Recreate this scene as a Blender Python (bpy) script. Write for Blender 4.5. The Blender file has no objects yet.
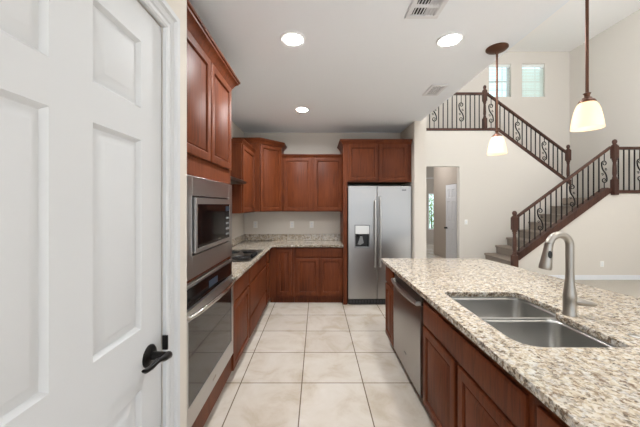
import bpy, bmesh, math, random
from mathutils import Vector, Matrix
random.seed(7)
SC = bpy.context.scene
COL = SC.collection
PI = math.pi

# ------------------------------------------------------------------ camera
F = 285.0                      # focal length in pixels of a 640 px wide frame
CH = 1.5                       # camera height
cam_d = bpy.data.cameras.new('camera')
cam_d.sensor_fit = 'HORIZONTAL'
cam_d.sensor_width = 36.0
cam_d.lens = F / 640 * 36.0
cam_d.shift_x = 3 / 640
cam_d.shift_y = -8.5 / 640
cam_d.clip_start = 0.02
cam = bpy.data.objects.new('camera', cam_d)
COL.objects.link(cam)
cam.location = (0, 0, CH)
cam.rotation_euler = (PI / 2, 0, 0)
SC.camera = cam

# ------------------------------------------------------------------ world, daylight, added fill lights, exposure
SC.view_settings.view_transform = 'Standard'
SC.view_settings.look = 'None'
SC.view_settings.gamma = 1
SC.view_settings.use_curve_mapping = False
SC.view_settings.exposure = 0.06
W = bpy.data.worlds.new('sky')
SC.world = W
W.use_nodes = True
bg = W.node_tree.nodes['Background']
bg.inputs[0].default_value = (0.88, 0.97, 1.06, 1)
bg.inputs[1].default_value = 1.7


def area(name, loc, target, sx, sy, power, color=(1, 1, 1)):
    l = bpy.data.lights.new(name, 'AREA')
    l.shape = 'RECTANGLE'
    l.size, l.size_y = sx, sy
    l.energy = power
    l.color = color
    o = bpy.data.objects.new(name, l)
    COL.objects.link(o)
    o.location = loc
    o.rotation_euler = (Vector(target) - Vector(loc)).to_track_quat('-Z', 'Y').to_euler()
    return o


sun_d = bpy.data.lights.new('sun', 'SUN')
sun_d.energy = 34.0
sun_d.angle = math.radians(0.6)
sun_d.color = (0.94, 0.98, 1.04)
sun_o = bpy.data.objects.new('sun', sun_d)
COL.objects.link(sun_o)
sun_o.location = (2, -8, 8)
sun_o.rotation_euler = Vector((-0.12, 0.68, -0.72)).to_track_quat('-Z', 'Y').to_euler()
area('high_fill_light', (2.9, -3.45, 4.2), (4.8, 0.5, 6.4), 2.4, 1.8, 50, (0.92, 0.98, 1.05))  # added area light for the tall room; the rear wall has no window here
area('loft_fill_light', (1.6, 1.6, 4.2), (5.4, 3.6, 7.2), 4.0, 1.6, 500, (0.92, 0.98, 1.05))  # added to brighten the right wall and high ceiling; the loft wall is solid
area('side_fill_light', (6.75, 0.5, 4.0), (1.5, 3.5, 4.8), 4.0, 2.6, 15, (0.92, 0.98, 1.05))  # unseen fill in front of the solid right wall, no window built
area('hall_fill_light', (2.75, 8.1, 3.0), (3.3, 7.6, 0.6), 0.5, 0.5, 19, (0.98, 0.98, 1))  # added out of view above the doorway to brighten the hall; no fixture there

# ------------------------------------------------------------------ materials


def s2l(c):
    return tuple((x / 12.92 if x <= 0.04045 else ((x + 0.055) / 1.055) ** 2.4) for x in [v / 255 for v in c])


def mat(name, color=(200, 200, 200), rough=0.5, metal=0.0, coat=0.0, spec=0.5):
    m = bpy.data.materials.new(name)
    m.use_nodes = True
    b = m.node_tree.nodes['Principled BSDF']
    b.inputs['Base Color'].default_value = s2l(color) + (1,)
    b.inputs['Roughness'].default_value = rough
    b.inputs['Metallic'].default_value = metal
    b.inputs['Coat Weight'].default_value = coat
    b.inputs['Coat Roughness'].default_value = 0.15
    b.inputs['Specular IOR Level'].default_value = spec
    return m


def N(m, t, **kw):
    n = m.node_tree.nodes.new(t)
    for k, v in kw.items():
        if k in n.inputs:
            n.inputs[k].default_value = v
        else:
            setattr(n, k, v)
    return n


def L(m, a, b):
    m.node_tree.links.new(a, b)


def BSDF(m):
    return m.node_tree.nodes['Principled BSDF']


def coords(m, scale=(1, 1, 1), loc=(0, 0, 0)):
    tc = N(m, 'ShaderNodeTexCoord')
    mp = N(m, 'ShaderNodeMapping')
    mp.inputs['Scale'].default_value = scale
    mp.inputs['Location'].default_value = loc
    L(m, tc.outputs['Object'], mp.inputs['Vector'])
    return mp.outputs['Vector']


def ramp(m, fac, stops, interp='LINEAR'):
    r = N(m, 'ShaderNodeValToRGB')
    cr = r.color_ramp
    cr.interpolation = interp
    while len(cr.elements) < len(stops):
        cr.elements.new(0.5)
    for e, (p, c) in zip(cr.elements, stops):
        e.position = p
        e.color = s2l(c) + (1,)
    L(m, fac, r.inputs['Fac'])
    return r.outputs['Color']


def bump(m, h, strength, dist=0.002):
    b = N(m, 'ShaderNodeBump', Strength=strength, Distance=dist)
    L(m, h, b.inputs['Height'])
    L(m, b.outputs['Normal'], BSDF(m).inputs['Normal'])


def mix(m, fac, a, b, mode='MIX'):
    n = N(m, 'ShaderNodeMix', data_type='RGBA', blend_type=mode)
    if isinstance(fac, (int, float)):
        n.inputs[0].default_value = fac
    else:
        L(m, fac, n.inputs[0])
    for s, v in ((6, a), (7, b)):
        if isinstance(v, tuple):
            n.inputs[s].default_value = s2l(v) + (1,)
        else:
            L(m, v, n.inputs[s])
    return n.outputs[2]


def wood_mat(name, dark, mid, light, rough=0.32, coat=0.25, scale=(14, 14, 1.1)):
    m = mat(name, mid, rough, 0, coat, 0.2)
    v = coords(m, scale)
    n = N(m, 'ShaderNodeTexNoise', Scale=3.0, Detail=7.0, Roughness=0.6, Distortion=0.7)
    L(m, v, n.inputs['Vector'])
    c = ramp(m, n.outputs['Fac'], [(0.28, dark), (0.5, mid), (0.75, light)])
    n2 = N(m, 'ShaderNodeTexNoise', Scale=2.0, Detail=2.0)
    L(m, coords(m, (1.5, 1.5, 0.8)), n2.inputs['Vector'])
    c2 = mix(m, 0.3, c, ramp(m, n2.outputs['Fac'], [(0.35, dark), (0.65, light)]))
    L(m, c2, BSDF(m).inputs['Base Color'])
    bump(m, n.outputs['Fac'], 0.08, 0.001)
    return m


WOOD = wood_mat('cherry_wood', (64, 29, 13), (98, 47, 23), (120, 63, 34), 0.5, 0.0)
WOODDK = wood_mat('dark_walnut_rail', (52, 33, 26), (76, 50, 41), (96, 67, 56), 0.4, 0.1)

WALL = mat('wall_paint', (212, 205, 195), 0.85, spec=0.2)
_n = N(WALL, 'ShaderNodeTexNoise', Scale=90.0, Detail=3.0)
L(WALL, coords(WALL), _n.inputs['Vector'])
bump(WALL, _n.outputs['Fac'], 0.12, 0.002)
CEIL = mat('ceiling_paint', (240, 244, 249), 0.9, spec=0.1)
_n = N(CEIL, 'ShaderNodeTexNoise', Scale=60.0, Detail=4.0)
L(CEIL, coords(CEIL), _n.inputs['Vector'])
bump(CEIL, _n.outputs['Fac'], 0.3, 0.003)
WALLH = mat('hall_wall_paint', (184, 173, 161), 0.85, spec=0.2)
CEILW = mat('white_ceiling_paint', (250, 248, 245), 0.9, spec=0.1)
WHITE = mat('white_paint', (226, 227, 230), 0.38, spec=0.4)
PLASTIC = mat('white_plastic', (238, 236, 230), 0.35)
DOORW = mat('door_paint', (206, 207, 208), 0.6, spec=0.12)
BLINDW = mat('blind_white', (236, 238, 232), 0.5)
BLACKG = mat('black_glass', (10, 10, 11), 0.08, spec=0.35)
BLACK = mat('black_plastic', (16, 16, 17), 0.4)
GREYP = mat('grey_plastic', (120, 121, 122), 0.4)
IRON = mat('wrought_iron', (34, 29, 27), 0.5, 0.6)
BRONZE = mat('oil_rubbed_bronze', (92, 62, 48), 0.4, 0.7)
BLKBRONZE = mat('black_bronze', (22, 20, 19), 0.28, 0.6)
CHROME = mat('polished_steel', (205, 203, 198), 0.14, 1.0)
NICKEL = mat('brushed_nickel', (166, 160, 152), 0.3, 1.0)


def steel_mat(name, col, rough, sc):
    m = mat(name, col, rough, 1.0)
    v = coords(m, sc)
    n = N(m, 'ShaderNodeTexNoise', Scale=4.0, Detail=4.0)
    L(m, v, n.inputs['Vector'])
    mr = N(m, 'ShaderNodeMapRange')
    mr.inputs['To Min'].default_value = rough - 0.05
    mr.inputs['To Max'].default_value = rough + 0.08
    L(m, n.outputs['Fac'], mr.inputs['Value'])
    L(m, mr.outputs['Result'], BSDF(m).inputs['Roughness'])
    bump(m, n.outputs['Fac'], 0.04, 0.001)
    return m


STEEL = steel_mat('stainless_steel', (186, 184, 182), 0.3, (1.5, 1.5, 120))
STEELV = steel_mat('stainless_steel_upright_grain', (168, 166, 164), 0.3, (120, 120, 1.5))
BARST = mat('satin_bar_steel', (200, 200, 198), 0.34, 0.9)

SINKST = mat('sink_steel', (192, 191, 188), 0.3, 1.0)
# granite
def granite(name, a, b, c):
    GRAN = mat(name, (192, 178, 157), 0.12, 0, 0.3)
    _v = coords(GRAN)
    _nz = N(GRAN, 'ShaderNodeTexNoise', Scale=40.0, Detail=4.0)
    L(GRAN, _v, _nz.inputs['Vector'])
    _vm = N(GRAN, 'ShaderNodeVectorMath', operation='MULTIPLY_ADD')
    L(GRAN, _nz.outputs['Color'], _vm.inputs[0])
    _vm.inputs[1].default_value = (0.022, 0.022, 0.022)
    L(GRAN, _v, _vm.inputs[2])
    _v1 = N(GRAN, 'ShaderNodeTexVoronoi', Scale=60.0)
    L(GRAN, _vm.outputs[0], _v1.inputs['Vector'])
    _s1 = N(GRAN, 'ShaderNodeSeparateColor')
    L(GRAN, _v1.outputs['Color'], _s1.inputs[0])
    _c1 = ramp(GRAN, _s1.outputs[0], [(0.0, (69, 52, 39)), (a, (116, 95, 75)), (b, (165, 146, 122)),
                                      (0.42, (194, 180, 158)), (0.68, (208, 200, 188)), (0.9, (172, 167, 161))], 'CONSTANT')
    _v2 = N(GRAN, 'ShaderNodeTexVoronoi', Scale=130.0)
    L(GRAN, _vm.outputs[0], _v2.inputs['Vector'])
    _s2 = N(GRAN, 'ShaderNodeSeparateColor')
    L(GRAN, _v2.outputs['Color'], _s2.inputs[0])
    _c2 = ramp(GRAN, _s2.outputs[0], [(0.0, (37, 31, 26)), (c, (108, 90, 71)), (c + 0.15, (187, 172, 150)),
                                      (0.6, (202, 193, 178)), (0.88, (146, 138, 131))], 'CONSTANT')
    _n3 = N(GRAN, 'ShaderNodeTexNoise', Scale=9.0, Detail=5.0)
    L(GRAN, _v, _n3.inputs['Vector'])
    _c3 = mix(GRAN, 0.48, _c1, _c2)
    _c4 = mix(GRAN, 0.14, _c3, ramp(GRAN, _n3.outputs['Fac'], [(0.3, (159, 137, 108)), (0.5, (202, 188, 165)), (0.7, (211, 205, 194))]))
    _n5 = N(GRAN, 'ShaderNodeTexNoise', Scale=44.0, Detail=3.0, Roughness=0.55)
    L(GRAN, coords(GRAN, (1.0, 1.0, 1.0), (3.1, 1.7, 0.4)), _n5.inputs['Vector'])
    _k = ramp(GRAN, _n5.outputs['Fac'], [(0.595, (0, 0, 0)), (0.66, (235, 235, 235))])
    _c4 = mix(GRAN, _k, _c4, (104, 80, 60))
    _n6 = N(GRAN, 'ShaderNodeTexNoise', Scale=30.0, Detail=3.0)
    L(GRAN, coords(GRAN, (1.0, 1.0, 1.0), (7.1, 4.7, 2.4)), _n6.inputs['Vector'])
    _k = ramp(GRAN, _n6.outputs['Fac'], [(0.56, (0, 0, 0)), (0.66, (200, 200, 200))])
    _c4 = mix(GRAN, _k, _c4, (206, 203, 198))
    L(GRAN, _c4, BSDF(GRAN).inputs['Base Color'])
    return GRAN


GRAN = granite('granite', 0.11, 0.22, 0.14)
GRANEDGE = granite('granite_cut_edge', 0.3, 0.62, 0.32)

# floor tiles
TILE = mat('cream_tile', (222, 214, 200), 0.22, 0, 0.0)
_v = coords(TILE, (1, 1, 1), (0.127, -2.403 + 0.495 * 12, 0))
_b = N(TILE, 'ShaderNodeTexBrick')
_b.offset = 0.0
_b.squash = 1.0
_b.inputs['Color1'].default_value = s2l((212, 205, 196)) + (1,)
_b.inputs['Color2'].default_value = s2l((204, 196, 186)) + (1,)
_b.inputs['Mortar'].default_value = s2l((120, 108, 96)) + (1,)
_b.inputs['Scale'].default_value = 1.0
_b.inputs['Mortar Size'].default_value = 0.0045
_b.inputs['Mortar Smooth'].default_value = 0.1
_b.inputs['Brick Width'].default_value = 0.515
_b.inputs['Row Height'].default_value = 0.495
L(TILE, _v, _b.inputs['Vector'])
_n = N(TILE, 'ShaderNodeTexNoise', Scale=3.5, Detail=6.0, Roughness=0.6, Distortion=0.6)
L(TILE, coords(TILE), _n.inputs['Vector'])
_c = mix(TILE, 1.0, _b.outputs['Color'], ramp(TILE, _n.outputs['Fac'], [(0.3, (226, 217, 205)), (0.5, (246, 243, 238)), (0.7, (255, 255, 255))]), 'MULTIPLY')
L(TILE, _c, BSDF(TILE).inputs['Base Color'])
_i = N(TILE, 'ShaderNodeMath', operation='SUBTRACT')
_i.inputs[0].default_value = 1.0
L(TILE, _b.outputs['Fac'], _i.inputs[1])
bump(TILE, _i.outputs[0], 0.4, 0.003)


def carpet_mat(name, a, b):
    m = mat(name, a, 0.95, spec=0.05)
    n = N(m, 'ShaderNodeTexNoise', Scale=120.0, Detail=4.0)
    L(m, coords(m), n.inputs['Vector'])
    L(m, ramp(m, n.outputs['Fac'], [(0.3, a), (0.7, b)]), BSDF(m).inputs['Base Color'])
    bump(m, n.outputs['Fac'], 0.6, 0.006)
    return m


CARPET = carpet_mat('beige_carpet', (176, 168, 156), (198, 191, 180))
STEPCARPET = carpet_mat('taupe_stair_carpet', (132, 119, 108), (158, 145, 132))


def emis(name, col, strength, base=None):
    m = mat(name, base or col, 0.5)
    BSDF(m).inputs['Emission Color'].default_value = s2l(col) + (1,)
    BSDF(m).inputs['Emission Strength'].default_value = strength
    return m


LENS = emis('lamp_lens', (255, 250, 240), 60.0)
BULB = emis('bulb_glow', (255, 214, 160), 5.0)
DISPLAY = emis('lcd_display', (60, 90, 120), 0.15, (20, 24, 30))
SHADE = bpy.data.materials.new('frosted_glass_shade')
SHADE.use_nodes = True
_b = BSDF(SHADE)
_b.inputs['Base Color'].default_value = (0.93, 0.86, 0.76, 1)
_b.inputs['Roughness'].default_value = 0.35
_b.inputs['Emission Color'].default_value = (1, 0.86, 0.68, 1)
_b.inputs['Emission Strength'].default_value = 0.12
_tr = N(SHADE, 'ShaderNodeBsdfTranslucent')
_tr.inputs['Color'].default_value = (0.97, 0.89, 0.78, 1)
_mx = N(SHADE, 'ShaderNodeMixShader')
_mx.inputs[0].default_value = 0.6
L(SHADE, _b.outputs[0], _mx.inputs[1])
L(SHADE, _tr.outputs[0], _mx.inputs[2])
L(SHADE, _mx.outputs[0], SHADE.node_tree.nodes['Material Output'].inputs['Surface'])

GLASS = bpy.data.materials.new('window_glass')
GLASS.use_nodes = True
_b = BSDF(GLASS)
_b.inputs['Base Color'].default_value = (0.86, 0.97, 0.95, 1)
_b.inputs['Roughness'].default_value = 0.02
_b.inputs['Transmission Weight'].default_value = 1.0
_b.inputs['IOR'].default_value = 1.1

LEAF = mat('leaf_green', (140, 178, 84), 0.5)
BARK = mat('bark', (90, 70, 52), 0.8)
OVENGLASS = mat('oven_window_glass', (34, 30, 27), 0.05, spec=0.4)

# ------------------------------------------------------------------ mesh helpers


class MB:
    def __init__(self):
        self.v, self.f = [], []

    def add(self, vs, fs):
        o = len(self.v)
        self.v += [tuple(p) for p in vs]
        self.f += [tuple(i + o for i in q) for q in fs]

    def box(self, x0, x1, y0, y1, z0, z1):
        vs = [(x, y, z) for z in (z0, z1) for y in (y0, y1) for x in (x0, x1)]
        self.add(vs, [(0, 2, 3, 1), (4, 5, 7, 6), (0, 1, 5, 4), (2, 6, 7, 3), (0, 4, 6, 2), (1, 3, 7, 5)])
        return self

    def prism(self, poly, axis, a, b):
        """poly: 2D points; axis 'y': points are (x,z); 'z': (x,y); 'x': (y,z)."""
        def p3(p, t):
            return {'y': (p[0], t, p[1]), 'z': (p[0], p[1], t), 'x': (t, p[0], p[1])}[axis]
        n = len(poly)
        vs = [p3(p, a) for p in poly] + [p3(p, b) for p in poly]
        fs = [tuple(range(n)), tuple(range(2 * n - 1, n - 1, -1))]
        fs += [(i, i + n, (i + 1) % n + n, (i + 1) % n) for i in range(n)]
        self.add(vs, fs)
        return self

    def rings(self, rings, cap0=True, cap1=True, closed=True):
        n = len(rings[0])
        vs = [p for r in rings for p in r]
        fs = []
        for k in range(len(rings) - 1):
            for i in range(n if closed else n - 1):
                j = (i + 1) % n
                fs.append((k * n + i, k * n + j, (k + 1) * n + j, (k + 1) * n + i))
        if cap0:
            fs.append(tuple(range(n - 1, -1, -1)))
        if cap1:
            fs.append(tuple(range((len(rings) - 1) * n, len(rings) * n)))
        self.add(vs, fs)
        return self

    def front(self, x0, x1, z0, z1, prof, cap0=True, y=0.0):
        """concentric rectangles facing -y; prof = (inset, depth behind y)."""
        rs = []
        for d, w in prof:
            rs.append([(x0 + d, y + w, z0 + d), (x1 - d, y + w, z0 + d), (x1 - d, y + w, z1 - d), (x0 + d, y + w, z1 - d)])
        return self.rings(rs, cap0, True)

    def lathe(self, prof, c=(0, 0, 0), seg=24, cap=True):
        rs = []
        for r, z in prof:
            rs.append([(c[0] + r * math.cos(2 * PI * i / seg), c[1] + r * math.sin(2 * PI * i / seg), c[2] + z) for i in range(seg)])
        return self.rings(rs, cap, cap)

    def tube(self, path, r, seg=8, cap=True, flat=1.0):
        path = [Vector(p) for p in path]
        n = len(path)
        rr = r if isinstance(r, (list, tuple)) else [r] * n
        T = []
        for i in range(n):
            a = path[max(i - 1, 0)]
            b = path[min(i + 1, n - 1)]
            T.append((b - a).normalized())
        up = Vector((0, 0, 1)) if abs(T[0].z) < 0.9 else Vector((0, 1, 0))
        u = T[0].cross(up).normalized()
        rs = []
        for i in range(n):
            u = (u - T[i] * u.dot(T[i])).normalized()
            w = T[i].cross(u)
            rs.append([path[i] + (u * math.cos(2 * PI * k / seg) + w * math.sin(2 * PI * k / seg) * flat) * rr[i] for k in range(seg)])
        return self.rings(rs, cap, cap)

    def sweep(self, path, prof):
        """closed profile (out, z) carried along a 2D path; out is to the right of travel."""
        path = [Vector(p) for p in path]
        rs = []
        for i, p in enumerate(path):
            d1 = (path[i] - path[i - 1]).normalized() if i > 0 else None
            d2 = (path[i + 1] - path[i]).normalized() if i < len(path) - 1 else None
            n1 = Vector((d1.y, -d1.x)) if d1 else None
            n2 = Vector((d2.y, -d2.x)) if d2 else None
            m = (n1 + n2) / (1 + n1.dot(n2)) if (n1 and n2) else (n1 or n2)
            rs.append([(p.x + m.x * o, p.y + m.y * o, z) for o, z in prof])
        return self.rings(rs)

    def build(self, name, m, parent=None, bevel=0.0, smooth=True, seg=2, loc=None):
        me = bpy.data.meshes.new(name)
        me.from_pydata(self.v, [], self.f)
        bm = bmesh.new()
        bm.from_mesh(me)
        bmesh.ops.recalc_face_normals(bm, faces=bm.faces)
        bm.to_mesh(me)
        bm.free()
        if smooth:
            me.polygons.foreach_set('use_smooth', [True] * len(me.polygons))
            me.set_sharp_from_angle(angle=math.radians(38))
        o = bpy.data.objects.new(name, me)
        COL.objects.link(o)
        me.materials.append(m)
        if parent:
            o.parent = parent
        if loc:
            o.location = loc
        if bevel:
            b = o.modifiers.new('bevel', 'BEVEL')
            b.width = bevel
            b.segments = seg
            b.limit_method = 'ANGLE'
            b.angle_limit = math.radians(40)
        return o


def tag(o, label, cat, group=None):
    o['label'] = label
    o['category'] = cat
    if group:
        o['group'] = group
    return o


def thing(name, label, cat, loc=(0, 0, 0), rz=0.0, group=None):
    o = bpy.data.objects.new(name, None)
    COL.objects.link(o)
    o.empty_display_size = 0.1
    o.location = loc
    o.rotation_euler = (0, 0, rz)
    return tag(o, label, cat, group)


def structure(o, label=None, cat=None):
    o['kind'] = 'structure'
    if label:
        o['label'] = label
    if cat:
        o['category'] = cat
    return o


def copy_tree(o, parent=None):
    c = o.copy()
    COL.objects.link(c)
    if parent:
        c.parent = parent
    for ch in list(o.children):
        copy_tree(ch, c)
    return c


def fillet(pts, n=8):
    """polygon of (x, y, radius) with rounded corners."""
    out = []
    k = len(pts)
    for i in range(k):
        p = Vector(pts[i][:2])
        a = Vector(pts[i - 1][:2])
        b = Vector(pts[(i + 1) % k][:2])
        r = pts[i][2]
        if r <= 0:
            out.append((p.x, p.y))
            continue
        da, db = (a - p).normalized(), (b - p).normalized()
        ang = da.angle(db)
        t = r / math.tan(ang / 2)
        t = min(t, (a - p).length * 0.48, (b - p).length * 0.48)
        p0, p1 = p + da * t, p + db * t
        for j in range(n + 1):
            s = j / n
            q = p0 * (1 - s) ** 2 + p * 2 * s * (1 - s) + p1 * s * s
            out.append((q.x, q.y))
    return out


def slab(name, loops, z0, z1, m, parent=None, bev=0.004):
    cu = bpy.data.curves.new(name + '_outline', 'CURVE')
    cu.dimensions = '2D'
    cu.fill_mode = 'BOTH'
    cu.extrude = (z1 - z0) / 2 - bev
    cu.bevel_depth = bev
    cu.bevel_resolution = 2
    for lp in loops:
        s = cu.splines.new('POLY')
        s.points.add(len(lp) - 1)
        for pt, p in zip(s.points, lp):
            pt.co = (p[0], p[1], 0, 1)
        s.use_cyclic_u = True
    t = bpy.data.objects.new('outline', cu)
    COL.objects.link(t)
    dg = bpy.context.evaluated_depsgraph_get()
    me = bpy.data.meshes.new_from_object(t.evaluated_get(dg))
    bpy.data.objects.remove(t)
    bpy.data.curves.remove(cu)
    me.name = name
    me.transform(Matrix.Translation((0, 0, (z0 + z1) / 2)))
    me.materials.clear()
    me.materials.append(m)
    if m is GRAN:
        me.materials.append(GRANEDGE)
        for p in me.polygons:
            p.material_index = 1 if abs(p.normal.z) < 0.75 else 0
    o = bpy.data.objects.new(name, me)
    COL.objects.link(o)
    if parent:
        o.parent = parent
    return o


# ------------------------------------------------------------------ measures
CZ = 2.73            # kitchen ceiling
HZ = 5.67            # ceiling of the tall room
XL = -1.24           # kitchen left wall
YB = 4.85            # kitchen back wall
XE = 1.52            # edge of the kitchen ceiling
XR = 6.87            # right wall of the tall room
YN = 5.72            # wall under the lower stair flight
YM = 6.72            # wall with the doorway and the upper flight
YW = 7.75            # stairwell back wall
PXN = YN / F         # metres per pixel in these planes
PXM = 6.75 / F
DX, DY0, DY1 = -0.555, 0.275, 1.015      # pantry door


def at(px, py, Y):
    return (px - 317) / F * Y, CH - (py - 205) / F * Y


# ------------------------------------------------------------------ structure
structure(MB().box(XL - 0.3, 2.0, -3.6, YB + 0.1, -0.1, 0).build('floor', TILE, smooth=False), 'cream square tiled kitchen floor with dark grout lines', 'floor')
m = MB().box(2.0, XR + 0.1, -3.6, YW, -0.1, 0.0).box(1.55, 2.0, YB + 0.1, YW, -0.1, 0)
structure(m.build('floor_living', CARPET, smooth=False), 'beige carpet beyond the island and by the stairs', 'floor')
structure(MB().box(1.6, 7.0, YW, 11.2, -0.1, 0.0).build('floor_hall', TILE, smooth=False), 'light tiled floor of the hall seen through the doorway', 'floor')
structure(MB().box(XL - 0.3, XE, -3.6, YB + 0.1, CZ, CZ + 0.2).build('ceiling', CEIL, smooth=False), 'pale textured kitchen ceiling with round downlights', 'ceiling')
structure(MB().box(XE - 0.1, XR + 0.1, -3.6, YW + 0.15, HZ, HZ + 0.15).build('ceiling_high', CEILW, smooth=False), 'high ceiling over the tall stair room', 'ceiling')
structure(MB().box(XE - 0.12, XE, -3.6, YW, CZ + 0.2, HZ).build('wall_loft', WALL, smooth=False), 'upper wall rising from the edge of the kitchen ceiling', 'wall')
structure(MB().box(XL - 0.12, XL, 1.2, YB, 0, CZ).build('wall_left', WALL, smooth=False), 'kitchen wall behind oven tower and cooktop', 'wall')
structure(MB().box(XL - 0.12, 1.425, YB, YB + 0.12, 0, CZ).build('wall_back', WALL, smooth=False), 'cream kitchen wall behind cabinets and refrigerator', 'wall')
structure(MB().box(1.425, 1.60, 4.17, YB + 0.12, 0, HZ).build('wall_divider', WALL, smooth=False), 'cream wall end beside the refrigerator', 'wall')
m = MB()
m.box(XL - 0.3, -0.9, -3.72, -3.6, 0, HZ).box(5.8, XR + 0.12, -3.72, -3.6, 0, HZ).box(-0.9, 5.8, -3.72, -3.6, 2.4, HZ)
structure(m.build('wall_rear', WALL, smooth=False), 'rear wall of the great room with a wide patio opening', 'wall')
# pantry wall with the door opening
m = MB()
XP = DX + 0.004
m.box(XP - 0.12, XP, -1.2, DY0 - 0.01, 0, CZ)
m.box(XP - 0.12, XP, DY1 + 0.01, 1.206, 0, CZ)
m.box(XP - 0.12, XP, DY0 - 0.01, DY1 + 0.01, 2.14, CZ)
m.box(XL, XP - 0.12, 1.09, 1.206, 0, CZ)
structure(m.build('wall_pantry', WALL, smooth=False), 'cream wall around the white pantry door', 'wall')
structure(MB().box(XR, XR + 0.12, -3.6, YW, 0, HZ).build('wall_right', WALL, smooth=False), 'tall cream wall at the right of the stairwell', 'wall')
# stairwell back wall with two window openings
WX = [(4.68, 5.28), (5.575, 6.2)]
WZ = (4.44, 5.34)
m = MB()
m.box(XE - 0.1, XR + 0.1, YW, YW + 0.15, 3.1, WZ[0])
m.box(3.72, XR + 0.1, YW, YW + 0.15, 0, 3.1)
m.box(XE - 0.1, XR + 0.1, YW, YW + 0.15, WZ[1], HZ)
m.box(XE - 0.1, WX[0][0], YW, YW + 0.15, *WZ)
m.box(WX[0][1], WX[1][0], YW, YW + 0.15, *WZ)
m.box(WX[1][1], XR + 0.1, YW, YW + 0.15, *WZ)
structure(m.build('wall_stairwell', WALL, smooth=False), 'high cream wall with two blinded windows above the stairs', 'wall')
# wall with doorway; its top follows the balcony and upper flight
m = MB()
OX0, OX1, OZ = 2.5, 3.36, 2.41
a = at(496.5, 131, 6.75)
b = at(568, 184.5, 6.75)
m.box(1.60, OX0, YM, YM + 0.12, 0, 3.25)
m.box(OX0, OX1, YM, YM + 0.12, OZ, 3.25)
m.prism([(OX1, 0), (6.0, 0), (6.0, 1.74), (b[0], b[1]), (a[0], 3.25), (OX1, 3.25)], 'y', YM, YM + 0.12)
structure(m.build('wall_doorway', WALL, smooth=False), 'cream wall with hall doorway below the balcony railing', 'wall')
# wall under the lower flight
a = at(516.5, 261.2, YN)
b = at(609, 193.5, YN)
m = MB().prism([(a[0], 0), (XR, 0), (XR, b[1]), (b[0], b[1]), (a[0], a[1])], 'y', YN, YN + 0.1)
structure(m.build('wall_stair', WALL, smooth=False), 'cream wall under the lower stair flight and landing', 'wall')
structure(MB().box(a[0], XR, YN - 0.014, YN, 0, 0.095).build('baseboard_stair', WHITE, bevel=0.004), 'white baseboard under the stair wall', 'baseboard')
structure(MB().box(1.55, 4.25, YM + 0.12, YW, 3.12, 3.2).build('floor_upper', CARPET, smooth=False), 'upper balcony floor behind the railing', 'floor')
# hall
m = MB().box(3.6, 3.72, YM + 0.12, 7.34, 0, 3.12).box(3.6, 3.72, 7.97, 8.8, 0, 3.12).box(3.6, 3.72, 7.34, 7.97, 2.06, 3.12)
structure(m.build('wall_hall', WALLH, smooth=False), 'grey hall wall with the white door', 'wall')
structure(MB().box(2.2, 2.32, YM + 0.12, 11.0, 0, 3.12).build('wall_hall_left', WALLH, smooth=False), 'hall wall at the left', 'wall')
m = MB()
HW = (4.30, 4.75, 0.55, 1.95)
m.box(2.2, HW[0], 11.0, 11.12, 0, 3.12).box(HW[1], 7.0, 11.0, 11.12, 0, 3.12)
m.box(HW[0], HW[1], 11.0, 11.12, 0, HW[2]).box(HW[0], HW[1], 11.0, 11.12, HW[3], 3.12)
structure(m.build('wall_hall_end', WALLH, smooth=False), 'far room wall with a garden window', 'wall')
structure(MB().box(2.2, 7.0, YW + 0.15, 11.12, 3.12, 3.3).build('ceiling_hall', CEIL, smooth=False), 'hall ceiling', 'ceiling')

# ------------------------------------------------------------------ pantry door
dr = thing('door_1', 'white six panel pantry door with black lever, closed', 'door', (DX, DY0, 0), PI / 2)
structure(dr)
m = MB()
DW = DY1 - DY0
XS = [(0.12, 0.315), (0.431, 0.625)]
ZS = [(0.24, 0.917), (1.109, 1.705), (1.805, 2.016)]
T = 0.035
m.box(0, XS[0][0], 0, T, 0.01, 2.13).box(XS[0][1], XS[1][0], 0, T, 0.01, 2.13).box(XS[1][1], DW, 0, T, 0.01, 2.13)
zc = [0.01] + [z for q in ZS for z in q] + [2.13]
for x0, x1 in XS:
    for k in range(0, 8, 2):
        m.box(x0, x1, 0, T, zc[k], zc[k + 1])
m.build('leaf', DOORW, dr, smooth=False)
for x0, x1 in XS:
    for z0, z1 in ZS:
        MB().front(x0, x1, z0, z1, [(0, 0), (0.010, 0.012), (0.016, 0.012), (0.038, 0.001), (0.041, 0.0)], cap0=False).build('raised_panel', DOORW, dr)
hx, hz = 0.941 - DY0, 1.002
hr = MB()
pr = [(0.0001, 0), (0.036, 0), (0.036, 0.004), (0.030, 0.010), (0.014, 0.013), (0.013, 0.055), (0.0001, 0.056)]
rs = [[(hx + r * math.cos(2 * PI * i / 24), -z, hz + r * math.sin(2 * PI * i / 24)) for i in range(24)] for r, z in pr]
hr.rings(rs)
h = hr.build('lever_handle', BLKBRONZE, dr)
h['label'] = 'black lever handle'
lv = MB().tube([(hx + 0.012, -0.058, hz), (hx, -0.063, hz + 0.001), (hx - 0.03, -0.064, hz + 0.006), (hx - 0.06, -0.062, hz + 0.016),
                (hx - 0.09, -0.060, hz + 0.012), (hx - 0.118, -0.060, hz + 0.018), (hx - 0.128, -0.059, hz + 0.024)],
               [0.012, 0.0145, 0.011, 0.010, 0.009, 0.009, 0.005], 12, flat=0.8)
lv.build('lever', BLKBRONZE, h)
# casing
m = MB()
prof = [(0, 0), (0, 0.012), (0.005, 0.017), (0.015, 0.017), (0.02, 0.007), (0.03, 0.007), (0.035, 0.012), (0.054, 0.014), (0.058, 0.024), (0.074, 0.026), (0.08, 0.02), (0.08, 0)]


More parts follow.
